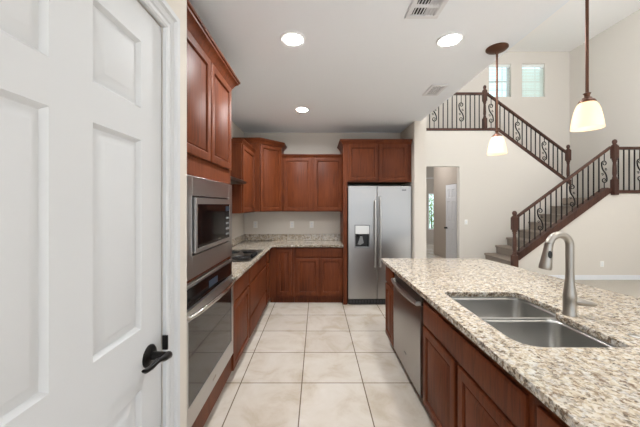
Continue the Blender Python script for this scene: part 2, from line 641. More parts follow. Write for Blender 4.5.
def casing(y0, y1, z1, x, prof):
    rs = []
    for cy, cz, sy, sz in ((y0, 0, -1, 0), (y0, z1, -1, 1), (y1, z1, 1, 1), (y1, 0, 1, 0)):
        rs.append([(x + w, cy + sy * o, cz + sz * o) for o, w in prof])
    return MB().rings(rs)


structure(casing(DY0 - 0.004, DY1 + 0.004, 2.135, XP, prof).build('trim_1', DOORW), 'white moulded casing around the pantry door', 'door trim')
tag(MB().box(XP + 0.0, XP + 0.02, DY1 - 0.003, DY1 + 0.004, 0.985, 1.036).build('strike_plate', BLKBRONZE, bevel=0.002), 'small black strike plate on white casing beside the lever', 'strike plate')

# ------------------------------------------------------------------ cabinets
DT = 0.02
DOORP = [(0, DT), (0, 0.004), (0.003, 0.001), (0.006, 0), (0.050, 0), (0.054, 0.004), (0.056, 0.013), (0.064, 0.014), (0.066, 0.010), (0.090, 0.002), (0.093, 0.0005)]
SLABP = [(0, DT), (0, 0.007), (0.003, 0.004), (0.010, 0.001), (0.014, 0)]
CROWN = [(0, 0), (0.008, 0), (0.010, 0.012), (0.016, 0.018), (0.022, 0.032), (0.036, 0.048), (0.046, 0.054), (0.048, 0.062), (0.056, 0.066), (0.056, 0.080), (0, 0.080)]


def crown(path, z, root, s=1.0):
    MB().sweep(path, [(o * s, z + h * s) for o, h in CROWN]).build('crown_moulding', WOOD, root)


def fronts(root, lst):
    for kind, x0, x1, z0, z1 in lst:
        if kind == 'door':
            MB().front(x0, x1, z0, z1, DOORP).build('door', WOOD, root)
        else:
            MB().front(x0, x1, z0, z1, SLABP).build('drawer_front' if kind == 'drawer' else 'false_front', WOOD, root)


def base_cab(name, label, cat, loc, rz, w, depth, lst, toe=0.095, top=0.862, hollow=False, group=None):
    r = thing(name, label, cat, loc, rz, group)
    m = MB()
    if hollow:
        m.box(0, w, DT, DT + 0.02, toe, top).box(0, 0.018, DT + 0.02, depth, toe, top).box(w - 0.018, w, DT + 0.02, depth, toe, top)
        m.box(0.018, w - 0.018, DT + 0.02, depth, toe, toe + 0.018).box(0.018, w - 0.018, depth - 0.01, depth, toe + 0.018, top)
    else:
        m.box(0, w, DT, depth, toe, top)
    m.box(0, w, DT + 0.055, depth, 0, toe)
    m.build('body', WOOD, r, smooth=False)
    fronts(r, lst)
    return r


XF = -0.70          # left run face
# oven tower
TY0, TY1 = 1.44, 2.372
TD = XF - XL - 0.004
tw = thing('oven_tower_cabinet', 'tall cherry cabinet housing microwave and wall oven', 'cabinet', (XF, TY0, 0), PI / 2)
TWW = TY1 - TY0
m = MB()
m.box(0, 0.02, DT, TD, 0.095, 2.47).box(TWW - 0.02, TWW, DT, TD, 0.095, 2.47).box(0.02, TWW - 0.02, TD - 0.012, TD, 0.095, 2.47)
m.box(0.02, TWW - 0.02, DT, TD - 0.012, 0.095, 0.262).box(0.02, TWW - 0.02, DT, TD - 0.012, 1.063, 1.08)
m.box(0.02, TWW - 0.02, DT, TD - 0.012, 1.672, 2.47)
m.box(0, TWW, DT + 0.055, TD, 0, 0.095)
m.build('body', WOOD, tw, smooth=False)
fronts(tw, [('door', 0.018, 0.445, 1.785, 2.455), ('door', 0.46, 0.90, 1.785, 2.455)])
crown([(0, TD), (0, DT), (TWW, DT), (TWW, TD)], 2.455, tw, 1.15)

# wall oven
ov = thing('wall_oven', 'stainless wall oven with dark glass door below microwave', 'oven', (XF, TY0 + 0.035, 0), PI / 2)
OW = TWW - 0.06
m = MB().box(0.0, OW, 0.005, DT - 0.001, 0.268, 1.057).box(0.03, OW - 0.03, DT, 0.50, 0.27, 1.055)
m.build('body', STEEL, ov, bevel=0.003)
MB().box(0.018, OW - 0.018, -0.004, 0.0048, 0.935, 1.04).build('control_panel', BLACKG, ov, bevel=0.002)
MB().box(0.36, 0.52, -0.0055, -0.0042, 0.965, 1.01).build('display', DISPLAY, ov)
d = MB()
gx0, gx1, gz0, gz1 = 0.05, OW - 0.05, 0.405, 0.87
d.box(0.004, gx0, -0.012, 0.0048, 0.285, 0.928).box(gx1, OW - 0.004, -0.012, 0.0048, 0.285, 0.928)
d.box(gx0, gx1, -0.012, 0.0048, 0.285, gz0).box(gx0, gx1, -0.012, 0.0048, gz1, 0.928)
od = d.build('oven_door', STEEL, ov, smooth=False)
MB().box(gx0, gx1, -0.010, 0.0045, gz0, gz1).build('glass', OVENGLASS, od)
pts = []
for k in range(17):
    t = k / 16
    pts.append((0.03 + (OW - 0.06) * t, -0.030 - 0.045 * math.sin(PI * t) ** 0.7, 0.902 + 0.012 * math.sin(PI * t)))
pts = [(0.03, -0.012, 0.902)] + pts + [(OW - 0.03, -0.012, 0.902)]
MB().tube(pts, 0.013, 10).build('handle', CHROME, od)
MB().box(OW / 2 - 0.03, OW / 2 + 0.03, -0.0132, -0.0121, 0.335, 0.35).build('badge', CHROME, od)

# microwave in trim kit
mw = thing('built_in_microwave', 'stainless trimmed microwave built in above the wall oven', 'microwave', (XF, TY0 + 0.035, 0), PI / 2)
ix0, ix1, iz0, iz1 = 0.125, OW - 0.085, 1.212, 1.555
m = MB()
m.box(0, ix0, 0, DT - 0.001, 1.088, 1.665).box(ix1, OW, 0, DT - 0.001, 1.088, 1.665)
m.box(ix0, ix1, 0, DT - 0.001, 1.088, iz0).box(ix0, ix1, 0, DT - 0.001, iz1, 1.665)
m.build('trim_kit', STEEL, mw, bevel=0.002)
MB().box(ix0 + 0.004, ix1 - 0.004, 0.006, 0.42, iz0 + 0.004, iz1 - 0.004).build('body', BLACK, mw)
m = MB()
wx0, wx1, wz0, wz1 = ix0 + 0.035, ix1 - 0.035, 1.25, 1.505
m.box(ix0 + 0.013, wx0, -0.016, 0.0055, iz0 + 0.013, iz1 - 0.013).box(wx1, ix1 - 0.013, -0.016, 0.0055, iz0 + 0.013, iz1 - 0.013)
m.box(wx0, wx1, -0.016, 0.0055, iz0 + 0.013, wz0).box(wx0, wx1, -0.016, 0.0055, wz1, iz1 - 0.013)
md = m.build('door_frame', STEEL, mw, bevel=0.001)
MB().box(wx0, wx1 - 0.1, -0.014, 0.005, wz0, wz1).build('window', BLACKG, md)
cp = MB().box(wx1 - 0.099, wx1, -0.015, 0.005, wz0, wz1).build('control_panel', BLACKG, mw)
for r_ in range(4):
    for c_ in range(3):
        MB().box(wx1 - 0.085 + c_ * 0.027, wx1 - 0.067 + c_ * 0.027, -0.0158, -0.0151, 1.275 + r_ * 0.04, 1.29 + r_ * 0.04).build('key', GREYP, cp)
MB().box(wx1 - 0.09, wx1 - 0.012, -0.0158, -0.0151, 1.455, 1.49).build('display', DISPLAY, cp)
MB().box((ix0 + ix1) / 2 + 0.05, (ix0 + ix1) / 2 + 0.1, -0.0146, -0.0141, 1.262, 1.27).build('badge', CHROME, md)

# left base cabinets
LD = XF - XL - 0.004
base_cab('base_cabinet', 'cherry base cabinet with drawer over door, next to oven tower', 'cabinet', (XF, TY1 + 0.002, 0), PI / 2, 0.596, LD,
         [('drawer', 0.02, 0.575, 0.675, 0.85), ('door', 0.02, 0.575, 0.105, 0.655)])
base_cab('drawer_base_cabinet', 'cherry three drawer base cabinet under the cooktop', 'cabinet', (XF, 2.972, 0), PI / 2, 0.988, LD,
         [('drawer', 0.015, 0.97, 0.675, 0.85), ('drawer', 0.015, 0.97, 0.325, 0.66), ('drawer', 0.015, 0.97, 0.105, 0.31)])
base_cab('corner_base_cabinet', 'narrow cherry base cabinet in the inner corner beyond the cooktop', 'cabinet', (XF, 3.962, 0), PI / 2, 0.332, LD,
         [('drawer', 0.015, 0.25, 0.675, 0.85), ('door', 0.015, 0.25, 0.105, 0.655)])
# back base cabinets
YF = 4.32
BD = YB - YF - 0.004
base_cab('base_cabinet', 'narrow cherry base cabinet with one full height door by the corner', 'cabinet', (-0.72, YF, 0), 0, 0.368, BD,
         [('door', 0.11, 0.335, 0.13, 0.83)])
base_cab('base_cabinet', 'cherry base cabinet with one wide drawer over two doors beside refrigerator', 'cabinet', (-0.35, YF, 0), 0, 0.744, BD,
         [('drawer', 0.03, 0.735, 0.71, 0.852), ('door', 0.03, 0.378, 0.13, 0.692), ('door', 0.392, 0.738, 0.13, 0.692)])
# L countertop
CT0, CT1 = 0.864, 0.90
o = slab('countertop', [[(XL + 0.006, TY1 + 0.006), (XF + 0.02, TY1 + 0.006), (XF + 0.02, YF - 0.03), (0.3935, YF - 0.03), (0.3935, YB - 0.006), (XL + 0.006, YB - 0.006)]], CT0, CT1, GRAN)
tag(o, 'L shaped granite countertop along the left and back walls', 'countertop')
m = MB().box(-0.56 - 0.656, 0.390, YB - 0.022, YB - 0.001, CT1 + 0.001, CT1 + 0.105)
tag(m.build('backsplash', GRAN, bevel=0.003), 'low granite backsplash along the back wall', 'backsplash')
m = MB().box(XL + 0.001, XL + 0.022, TY1 + 0.006, YB - 0.001, CT1 + 0.001, CT1 + 0.105)
tag(m.build('backsplash', GRAN, bevel=0.003), 'low granite backsplash along the left wall behind the cooktop', 'backsplash')

# cooktop
ck = thing('cooktop', 'black glass cooktop with round burners on left granite counter', 'cooktop', (-0.955, 3.40, CT1 + 0.001))
slab('glass_top', [fillet([(-0.245, -0.38, 0.02), (0.245, -0.38, 0.02), (0.245, 0.38, 0.02), (-0.245, 0.38, 0.02)])], 0, 0.008, BLACKG, ck, 0.002)
for x, y, r in ((0.1, -0.2, 0.095), (0.1, 0.2, 0.08), (-0.12, -0.2, 0.08), (-0.12, 0.2, 0.095)):
    b_ = MB().lathe([(r, 0.0085), (r, 0.014), (r * 0.9, 0.016), (r * 0.86, 0.012), (r * 0.7, 0.012), (r * 0.66, 0.017), (r * 0.5, 0.017), (r * 0.46, 0.012), (r * 0.25, 0.012), (r * 0.2, 0.017)], (x, y, 0), 28)
    b_.build('burner', BLACK, ck)
for k in range(4):
    MB().lathe([(0.019, 0.0085), (0.019, 0.022), (0.015, 0.030), (0.013, 0.031)], (0.205, -0.1 + k * 0.066, 0), 16).build('knob', BLACK, ck)

# uppers on the left wall
XU = -0.91
UD = XU - XL - 0.004
UZ0, UZ1 = 1.395, 2.25
r = thing('wall_cabinet', 'narrow cherry wall cabinet between range hood and corner cabinet, end panel showing', 'cabinet', (XU, 3.50, 0), PI / 2)
MB().box(0, 0.695, DT, UD, UZ0, 2.265).build('body', WOOD, r, smooth=False)
fronts(r, [('door', 0.02, 0.665, UZ0 + 0.012, 2.25)])
crown([(0, UD), (0, DT), (0.695, DT)], 2.255, r, 0.65)
# range hood
rh = thing('range_hood', 'thin dark range hood on the left wall beside the narrow wall cabinet', 'range hood', (XU, 2.74, 1.755), PI / 2)
MB().prism([(UD, 0.0), (-0.03, 0.0), (-0.045, 0.012), (-0.045, 0.03), (0.0, 0.05), (UD, 0.05)], 'x', 0.004, 0.754).build('body', steel_mat('dark_steel', (96, 88, 82), 0.35, (2, 2, 80)), rh, bevel=0.002)
MB().box(0.1, 0.66, 0.02, 0.2, -0.004, -0.0005).build('filter', GREYP, rh)
for k in range(2):
    MB().box(0.06 + k * 0.04, 0.085 + k * 0.04, -0.049, -0.0455, 0.015, 0.026).build('switch', BLACK, rh)

# diagonal corner cabinet
r = thing('corner_wall_cabinet', 'taller diagonal cherry corner wall cabinet with one door', 'cabinet', (0, 0, 0))
pa, pb = Vector((-0.855, 4.21)), Vector((-0.565, 4.53))
poly = [(XL + 0.004, YB - 0.004), (XL + 0.004, pa.y), (pa.x, pa.y), (pb.x, pb.y), (pb.x, YB - 0.004)]
MB().prism(poly, 'z', UZ0 + 0.005, 2.44).build('body', WOOD, r, smooth=False)
crown([(XL + 0.004, pa.y), (pa.x, pa.y), (pb.x, pb.y), (pb.x, YB - 0.004)], 2.41, r, 0.95)
dl = (pb - pa).length
do = MB().front(0.012, dl - 0.012, UZ0 + 0.015, 2.40, DOORP, y=-DT).build('door', WOOD, r)
do.location = (pa.x, pa.y, 0)
do.rotation_euler = (0, 0, math.atan2((pb - pa).y, (pb - pa).x))

# back wall uppers
YU = 4.52
r = thing('wall_cabinet', 'two door cherry wall cabinet over the back counter', 'cabinet', (-0.545, YU, 0))
MB().box(-0.018, 0.94, DT, YB - YU - 0.004, UZ0, 2.262).build('body', WOOD, r, smooth=False)
fronts(r, [('door', 0.012, 0.455, UZ0 + 0.012, 2.25), ('door', 0.495, 0.938, UZ0 + 0.012, 2.25)])
crown([(-0.018, DT), (0.94, DT)], 2.252, r, 0.65)

# refrigerator surround
YC = 4.27
r = thing('refrigerator_cabinet', 'cherry cabinet bridging over the refrigerator with tall side panel', 'cabinet', (0.36, YC, 0))
CWD = 1.06
MB().box(0.035, CWD, DT, YB - YC - 0.004, 1.845, 2.43).build('body', WOOD, r, smooth=False)
MB().box(0.036, 0.095, DT, YB - YC - 0.004, 0, 1.845).build('side_panel', WOOD, r, smooth=False)
fronts(r, [('door', 0.108, 0.555, 1.865, 2.41), ('door', 0.572, 1.0, 1.865, 2.41)])
crown([(0.035, YB - YC - 0.004), (0.035, DT), (CWD, DT)], 2.405, r, 0.95)

# refrigerator
YR = 4.25
fr = thing('refrigerator', 'stainless side by side refrigerator with ice and water dispenser', 'refrigerator', (0.465, YR, 0))
RW = 0.952
MB().box(0.006, RW - 0.006, 0.068, YB - YR - 0.02, 0.005, 1.77).build('body', mat('fridge_grey', (62, 62, 64), 0.45), fr, bevel=0.004)
MB().box(0.01, RW - 0.01, 0.03, 0.066, 0.012, 0.092).build('toe_grille', BLACK, fr)
gm = MB()
for k in range(20):
    gm.box(0.03 + k * 0.045, 0.058 + k * 0.045, 0.026, 0.0295, 0.03, 0.07)
gm.build('grille_slots', mat('dark_grey_plastic', (48, 48, 50), 0.5), fr)
sx = 0.430
hx0, hx1, hz0, hz1 = 0.095, 0.325, 0.855, 1.205
m = MB()
m.box(0.004, hx0, 0, 0.064, 0.1, 1.783).box(hx1, sx - 0.004, 0, 0.064, 0.1, 1.783)
m.box(hx0, hx1, 0, 0.064, 0.1, hz0).box(hx0, hx1, 0, 0.064, hz1, 1.783)
fd = m.build('freezer_door', STEELV, fr, smooth=False)
MB().box(sx + 0.004, RW - 0.004, 0, 0.064, 0.1, 1.783).build('refrigerator_door', STEELV, fr, bevel=0.006, seg=3)
dp = MB()
dp.box(hx0, hx0 + 0.012, -0.004, 0.06, hz0, hz1).box(hx1 - 0.012, hx1, -0.004, 0.06, hz0, hz1).box(hx0 + 0.012, hx1 - 0.012, -0.004, 0.06, hz1 - 0.012, hz1)
dp.box(hx0 + 0.012, hx1 - 0.012, -0.008, 0.06, hz0, hz0 + 0.018).box(hx0 + 0.012, hx1 - 0.012, 0.056, 0.06, hz0 + 0.018, hz1 - 0.012)
dd = dp.build('dispenser', GREYP, fr)
MB().box(hx0 + 0.013, hx1 - 0.013, -0.006, 0.055, 1.067, hz1 - 0.013).build('dispenser_controls', mat('silver_plastic', (206, 206, 204), 0.35, 0.3), dd, bevel=0.003)
MB().box(hx0 + 0.013, hx1 - 0.013, 0.05, 0.0555, hz0 + 0.019, 1.066).build('recess_back', BLACK, dd)
MB().prism([(0.145, 0.91), (0.185, 0.90), (0.235, 0.93), (0.215, 1.03), (0.185, 1.03)], 'y', 0.02, 0.04).build('paddle', GREYP, dd, bevel=0.003)
MB().lathe([(0.02, 0), (0.016, -0.04), (0.008, -0.05)], (0.15, 0.03, 1.064), 14).build('spout', BLACK, dd)
for x, z0, z1, nm in ((sx - 0.034, 0.58, 1.56, fd), (sx + 0.042, 0.58, 1.62, None)):
    pts = [(x, 0.0, z0)] + [(x, -0.035 - 0.022 * math.sin(PI * k / 12), z0 + (z1 - z0) * k / 12) for k in range(13)] + [(x, 0.0, z1)]
    MB().tube(pts, 0.0125, 10).build('handle', BARST, fr)
MB().box(0.80, 0.865, -0.0015, -0.0002, 1.715, 1.73).build('badge', mat('dark_badge', (70, 70, 76), 0.3, 0.5), fr)

# ------------------------------------------------------------------ island
XI = 0.745
ID = 0.60
base_cab('island_base_cabinet', 'narrow cherry cabinet with drawer and door at far island end', 'cabinet', (XI, 3.13, 0), -PI / 2, 0.35, ID,
         [('drawer', 0.02, 0.33, 0.675, 0.85), ('door', 0.02, 0.33, 0.105, 0.655)])
base_cab('sink_base_cabinet', 'cherry sink cabinet with long false front over two doors', 'cabinet', (XI, 2.04, 0), -PI / 2, 1.035, ID + 0.12,
         [('false', 0.03, 1.012, 0.665, 0.815), ('door', 0.03, 0.49, 0.105, 0.645), ('door', 0.525, 1.012, 0.105, 0.645)], hollow=True)
base_cab('island_base_cabinet', 'cherry island cabinet nearest the camera, cut by the frame edge', 'cabinet', (XI, 1.003, 0), -PI / 2, 1.2, ID,
         [('drawer', 0.03, 0.58, 0.665, 0.815), ('drawer', 0.61, 1.18, 0.665, 0.815), ('door', 0.03, 0.58, 0.105, 0.645), ('door', 0.61, 1.18, 0.105, 0.645)])
# island back panel
bp = MB().box(1.5, 1.52, -0.2, 3.13, 0, 0.862)
tag(bp.build('island_back_panel', WALL, smooth=False), 'painted panel closing the seating side of the island', 'panel')
# dishwasher
dw = thing('dishwasher', 'stainless dishwasher with curved bar handle in the island', 'dishwasher', (XI, 2.776, 0), -PI / 2)
DWW = 0.73
MB().box(0.004, DWW - 0.004, 0.03, ID - 0.03, 0.1, 0.85).box(0.01, DWW - 0.01, 0.09, ID - 0.03, 0.0, 0.1).build('body', BLACK, dw)
m = MB().prism([(0.0295, 0.11), (0.0, 0.112), (-0.002, 0.4), (0.0, 0.755), (0.008, 0.77), (0.0295, 0.77)], 'x', 0.006, DWW - 0.006)
m.build('door_panel', STEELV, dw)
MB().box(0.006, DWW - 0.006, 0.006, 0.0295, 0.772, 0.848).build('control_strip', mat('dark_steel_strip', (90, 84, 78), 0.3, 0.9), dw, bevel=0.002)
pts = [(0.03, 0.006, 0.782)] + [(0.03 + (DWW - 0.06) * k / 14, -0.022 - 0.026 * math.sin(PI * k / 14), 0.782) for k in range(15)] + [(DWW - 0.03, 0.006, 0.782)]
MB().tube(pts, 0.012, 10, flat=1.3).build('handle', STEEL, dw)
MB().box(0.35, 0.40, -0.004, -0.0022, 0.25, 0.262).build('badge', GREYP, dw)

# island countertop with sink cut-out
outer = fillet([(0.727, -0.25, 0.02), (0.727, 3.21, 0.015), (1.86, 3.21, 0.06), (1.925, 2.80, 0.3), (2.0, 2.25, 0.4), (2.10, 1.75, 0.5), (2.19, 1.1, 0.5), (2.22, 0.4, 0.3), (2.2, -0.25, 0.02)])
hole = fillet([(0.865, 1.20, 0.12), (1.345, 1.20, 0.045), (1.33, 1.585, 0.02), (1.40, 1.62, 0.02), (1.39, 1.975, 0.10), (0.865, 1.975, 0.06)])
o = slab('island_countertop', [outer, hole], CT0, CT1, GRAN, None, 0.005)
tag(o, 'large speckled granite island countertop with sink cut out', 'countertop')

# sink
sk = thing('double_sink', 'undermount stainless double bowl sink set in the granite island', 'sink', (0, 0, 0))
B1 = [(0.862, 1.618), (1.408, 1.618), (1.400, 1.98), (0.862, 1.98)]
B2 = [(0.862, 1.195), (1.352, 1.195), (1.340, 1.602), (0.862, 1.602)]


def inset(poly, r, d):
    cx = sum(p[0] for p in poly) / 4
    cy = sum(p[1] for p in poly) / 4
    return fillet([(p[0] + (d if p[0] < cx else -d), p[1] + (d if p[1] < cy else -d), r) for p in poly], 8)


fl = slab('flange', [[(0.84, 1.165), (1.39, 1.165), (1.39, 1.56), (1.44, 1.60), (1.44, 2.015), (0.84, 2.015)], inset(B1, 0.07, 0.001), inset(B2, 0.06, 0.001)], 0.854, 0.8625, SINKST, sk, 0.001)
for B in (B1, B2):
    m = MB()
    rs = []
    for d, z, r_ in ((0.0, 0.858, 0.065), (0.002, 0.84, 0.065), (0.006, 0.72, 0.065), (0.012, 0.685, 0.065), (0.03, 0.668, 0.06), (0.06, 0.662, 0.05)):
        rs.append([(x, y, z) for x, y in inset(B, r_, d)])
    m.rings(rs, False, True)
    bo = m.build('bowl', SINKST, sk)
    so = bo.modifiers.new('thick', 'SOLIDIFY')
    so.thickness = 0.002
    so.offset = 0
    cx = sum(p[0] for p in B) / 4
    cy = sum(p[1] for p in B) / 4
    MB().lathe([(0.045, 0.0005), (0.045, 0.004), (0.034, 0.004), (0.028, 0.0015), (0.01, 0.0015)], (cx, cy, 0.663), 24).build('drain', CHROME, bo)

# faucet
FX, FY = 1.380, 1.556
fc = thing('kitchen_faucet', 'brushed nickel gooseneck pull down faucet behind the sink', 'faucet', (FX, FY, CT1 + 0.001))
MB().lathe([(0.034, 0), (0.034, 0.006), (0.0305, 0.012), (0.0305, 0.085), (0.032, 0.10), (0.030, 0.115), (0.0255, 0.15), (0.021, 0.19), (0.0195, 0.23)], (0, 0, 0), 28).build('body', NICKEL, fc)
R = 0.056
pts = [(0, 0, 0.225 + 0.022 * k) for k in range(8)]
z1 = 0.380
pts += [(-R + R * math.cos(t), 0, z1 + R * math.sin(t)) for t in [PI * k / 18 for k in range(1, 17)]]
e0 = Vector(pts[-1])
dv = (Vector(pts[-1]) - Vector(pts[-2])).normalized()
sp = MB().tube(pts + [tuple(e0 + dv * 0.012)], 0.0190, 16).build('gooseneck', NICKEL, fc)
hd = []
dv2 = Vector((-0.15, 0, -0.98)).normalized()
for s in (0.0, 0.02, 0.024, 0.055, 0.09, 0.122, 0.136, 0.141):
    hd.append(tuple(e0 + dv * 0.012 + dv2 * s))
head = MB().tube(hd, [0.0195, 0.0205, 0.0205, 0.023, 0.026, 0.0295, 0.0295, 0.027], 18).build('spray_head', NICKEL, fc)
bc = Vector(hd[3])
bt = MB()
rs = []
for r_, w in ((0.0001, 0.0), (0.014, 0.0), (0.013, 0.004), (0.0001, 0.006)):
    rs.append([(bc.x - 0.004 + r_ * 0.8 * math.cos(2 * PI * i / 18), bc.y - 0.0225 - w, bc.z - 0.002 + r_ * 1.5 * math.sin(2 * PI * i / 18)) for i in range(18)])
bt.rings(rs).build('spray_button', BLACK, head)
MB().tube([(0.015, -0.004, 0.078), (0.04, -0.011, 0.076), (0.07, -0.02, 0.071), (0.1, -0.028, 0.067), (0.116, -0.032, 0.066)], [0.022, 0.021, 0.018, 0.014, 0.008], 14).build('lever', NICKEL, fc)
cv = MB().lathe([(0.024, 0), (0.024, 0.003), (0.018, 0.006), (0.004, 0.0065)], (1.452, 1.30, CT1 + 0.0005), 24)
tag(cv.build('hole_cover', CHROME), 'small round metal hole cover on the granite near the faucet', 'hole cover')

# ------------------------------------------------------------------ outlets and switch


def plate(name, label, cat, loc, group=None, kind='outlet'):
    r = thing(name, label, cat, loc, 0, group)
    MB().front(-0.036, 0.036, -0.058, 0.058, [(0, 0.0), (0, -0.004), (0.004, -0.006)]).build('plate', PLASTIC, r)
    if kind == 'outlet':
        for s in (-1, 1):
            MB().box(-0.016, 0.016, -0.0085, -0.0062, s * 0.022 - 0.013, s * 0.022 + 0.013).build('socket', WHITE, r, bevel=0.002)
    else:
        MB().box(-0.015, 0.015, -0.0095, -0.0062, -0.03, 0.03).build('rocker', WHITE, r, bevel=0.002)
    return r


for px, t in ((255.5, 'left of the three, by the corner'), (292, 'middle of the three, left of the pair'), (311.6, 'right of the three, nearest the refrigerator')):
    X, Z = at(px, 224.6, YB)
    plate('outlet_cover', 'white outlet above the back counter, ' + t, 'outlet', (X, YB - 0.0005, Z), 'outlets above the back counter')
X, Z = at(602, 264, YN)
plate('outlet_cover', 'white outlet low on the wall under the stairs', 'outlet', (X, YN - 0.0005, Z))
X, Z = at(466, 222, YM)
plate('light_switch', 'white light switch right of the hall doorway', 'switch', (X, YM - 0.0005, Z), None, 'switch')

# ------------------------------------------------------------------ ceiling fittings
GL = 'round downlights in the kitchen ceiling'
cl = thing('ceiling_light', 'round downlight near the oven tower cabinet, left of the front pair', 'downlight', (-0.178, 2.11, CZ), 0, GL)
MB().lathe([(0.096, 0), (0.096, -0.004), (0.088, -0.010), (0.070, -0.007), (0.070, 0)], (0, 0, 0), 40, cap=False).build('trim_ring', WHITE, cl)
MB().lathe([(0.0695, -0.001), (0.066, -0.009), (0.05, -0.0135), (0.02, -0.015), (0.0001, -0.015)], (0, 0, 0), 40).build('lens', LENS, cl)


def lamp(parent, z, power, r, color):
    l = bpy.data.lights.new('downlight_glow', 'AREA')
    l.shape = 'DISK'
    l.size = 2 * r
    l.spread = math.radians(165)
    l.energy = power
    l.color = color
    o = bpy.data.objects.new('downlight_glow', l)
    COL.objects.link(o)
    o.parent = parent
    o.location = (0, 0, z)
    return o


lamp(cl, -0.018, 17, 0.07, (0.96, 0.98, 1.0))
for x, y, lb in ((0.988, 2.118, 'round downlight above the island, right of the front pair'), (-0.193, 3.67, 'round downlight farthest back, near the corner cabinet')):
    c = copy_tree(cl)
    c.location = (x, y, CZ)
    c['label'] = lb
    if y > 3:
        for q in c.children:
            if q.type == 'LIGHT':
                q.data = q.data.copy()
                q.data.energy = 24


def vent(label, x0, x1, y0, y1, bars):
    r = thing('ceiling_vent', label, 'vent', ((x0 + x1) / 2, (y0 + y1) / 2, CZ), 0)
    w, d = (x1 - x0) / 2, (y1 - y0) / 2
    m = MB()
    e = 0.03
    for a0, a1, b0, b1 in ((-w, w, -d, -d + e), (-w, w, d - e, d), (-w, -w + e, -d + e, d - e), (w - e, w, -d + e, d - e)):
        m.box(a0, a1, b0, b1, -0.013, -0.001)
    m.build('frame', WHITE, r, bevel=0.003)
    MB().box(-w + e, w - e, -d + e, d - e, -0.0025, -0.001).build('duct_shade_sheet', BLACK, r)  # black sheet under the solid ceiling, standing in for the shade inside a duct
    if bars == 'two_way':
        n = 8
        pit = (2 * w - 2 * e) / n
        m = MB()
        m.box(-w + e, w - e, 0.028, 0.048, -0.012, -0.0026)
        for k in range(n):
            x = -w + e + (k + 0.5) * pit
            t = 0.005 if k < n / 2 else -0.005
            for y0, y1 in ((-d + e, 0.028), (0.048, d - e)):
                q = [(x - t, -0.013), (x - t + 0.003, -0.013), (x + t + 0.003, -0.003), (x + t, -0.003)]
                m.prism(q, 'y', y0, y1)
        m.build('louvres', WHITE, r)
    else:
        m = MB()
        n = 9
        for k in range(n):
            x = -w + e + (k + 0.5) * (2 * w - 2 * e) / n
            m.box(x - 0.0018, x + 0.0018, -d + e, d - e, -0.0048, -0.0026)
        for k in range(12):
            y = -d + e + (k + 0.5) * (2 * d - 2 * e) / 12
            m.box(-w + e, w - e, y - 0.0018, y + 0.0018, -0.0046, -0.0026)
        m.build('grid', WHITE, r)


vent('white ceiling register with louvres over dark backing between the front downlights', 0.575, 0.785, 1.56, 1.865, 'two_way')
vent('white square grid vent near the edge of the kitchen ceiling', 1.172, 1.342, 2.905, 3.18, 'grid')

# ------------------------------------------------------------------ pendants
GP = 'pendant lamps over the island'
pd = thing('pendant_lamp', 'bronze rod pendant lamp with frosted shade, farther from the camera', 'pendant lamp', (1.41, 2.233, CZ), 0, GP)
MB().lathe([(0.078, 0), (0.078, -0.008), (0.068, -0.018), (0.04, -0.03), (0.014, -0.034), (0.012, -0.045)], (0, 0, 0), 32).build('canopy', BRONZE, pd)
MB().tube([(0, 0, -0.044), (0, 0, -0.645)], 0.0075, 12).build('rod', BRONZE, pd)
MB().lathe([(0.012, -0.645), (0.017, -0.648), (0.012, -0.655), (0.011, -0.667), (0.02, -0.671), (0.021, -0.676), (0.030, -0.682), (0.036, -0.69), (0.037, -0.697), (0.026, -0.699)], (0, 0, 0), 24).build('socket_cap', BRONZE, pd)
sh = [(0.030, -0.694), (0.036, -0.698), (0.045, -0.713), (0.053, -0.738), (0.060, -0.772), (0.065, -0.804), (0.068, -0.832)]
MB().lathe(sh + [(0.066, -0.832)] + [(r_ - 0.003, z - 0.001) for r_, z in reversed(sh[:-1])], (0, 0, 0), 36, cap=False).build('lamp_shade', SHADE, pd)
MB().lathe([(0.012, -0.70), (0.014, -0.72), (0.022, -0.755), (0.024, -0.775), (0.018, -0.797), (0.002, -0.805)], (0, 0, 0), 18).build('bulb', BULB, pd)
pl = bpy.data.lights.new('pendant_glow', 'POINT')
pl.energy = 0.22
pl.color = (1, 0.80, 0.55)
pl.shadow_soft_size = 0.03
po = bpy.data.objects.new('pendant_glow', pl)
COL.objects.link(po)
po.parent = pd
po.location = (0, 0, -0.815)
pl.shadow_soft_size = 0.02
c = copy_tree(pd)
c.location = (1.41, 1.488, CZ)
c['label'] = 'bronze rod pendant lamp with frosted shade, nearer to the camera'

# ------------------------------------------------------------------ staircase
RISE = 0.185
RUN = 0.258
SX0 = 3.94 - 2 * RUN      # nosing of tread k is SX0 + k*RUN
st = thing('staircase', 'carpeted lower stair flight with wood stringer rising to the landing', 'stairs', (0, 0, 0))
for k in range(1, 9):
    x = SX0 + k * RUN
    z = RISE * k
    y0 = YN + 0.105 if x > 4.0 else YN + 0.02
    m = MB().prism([(x + 0.03, 0.0 if k == 1 else z - RISE - 0.0), (x + 0.025, z - 0.045), (x + 0.005, z - 0.04), (x - 0.004, z - 0.02), (x + 0.006, z - 0.002), (x + 0.02, z), (x + RUN + 0.027, z), (x + RUN + 0.027, 0.0 if k == 1 else z - RISE)], 'y', y0, YM - 0.004)
    m.build('carpeted_step', STEPCARPET, st)
xl = SX0 + 9 * RUN
MB().box(xl + 0.03, XR - 0.004, YN + 0.105, YM - 0.002, 1.5, 1.665).box(6.004, XR - 0.004, YM - 0.002, YW - 0.004, 1.5, 1.665).build('landing', STEPCARPET, st, bevel=0.02)
a, b = at(521.3, 258, YN), at(609, 193.3, YN)
TH = 0.155
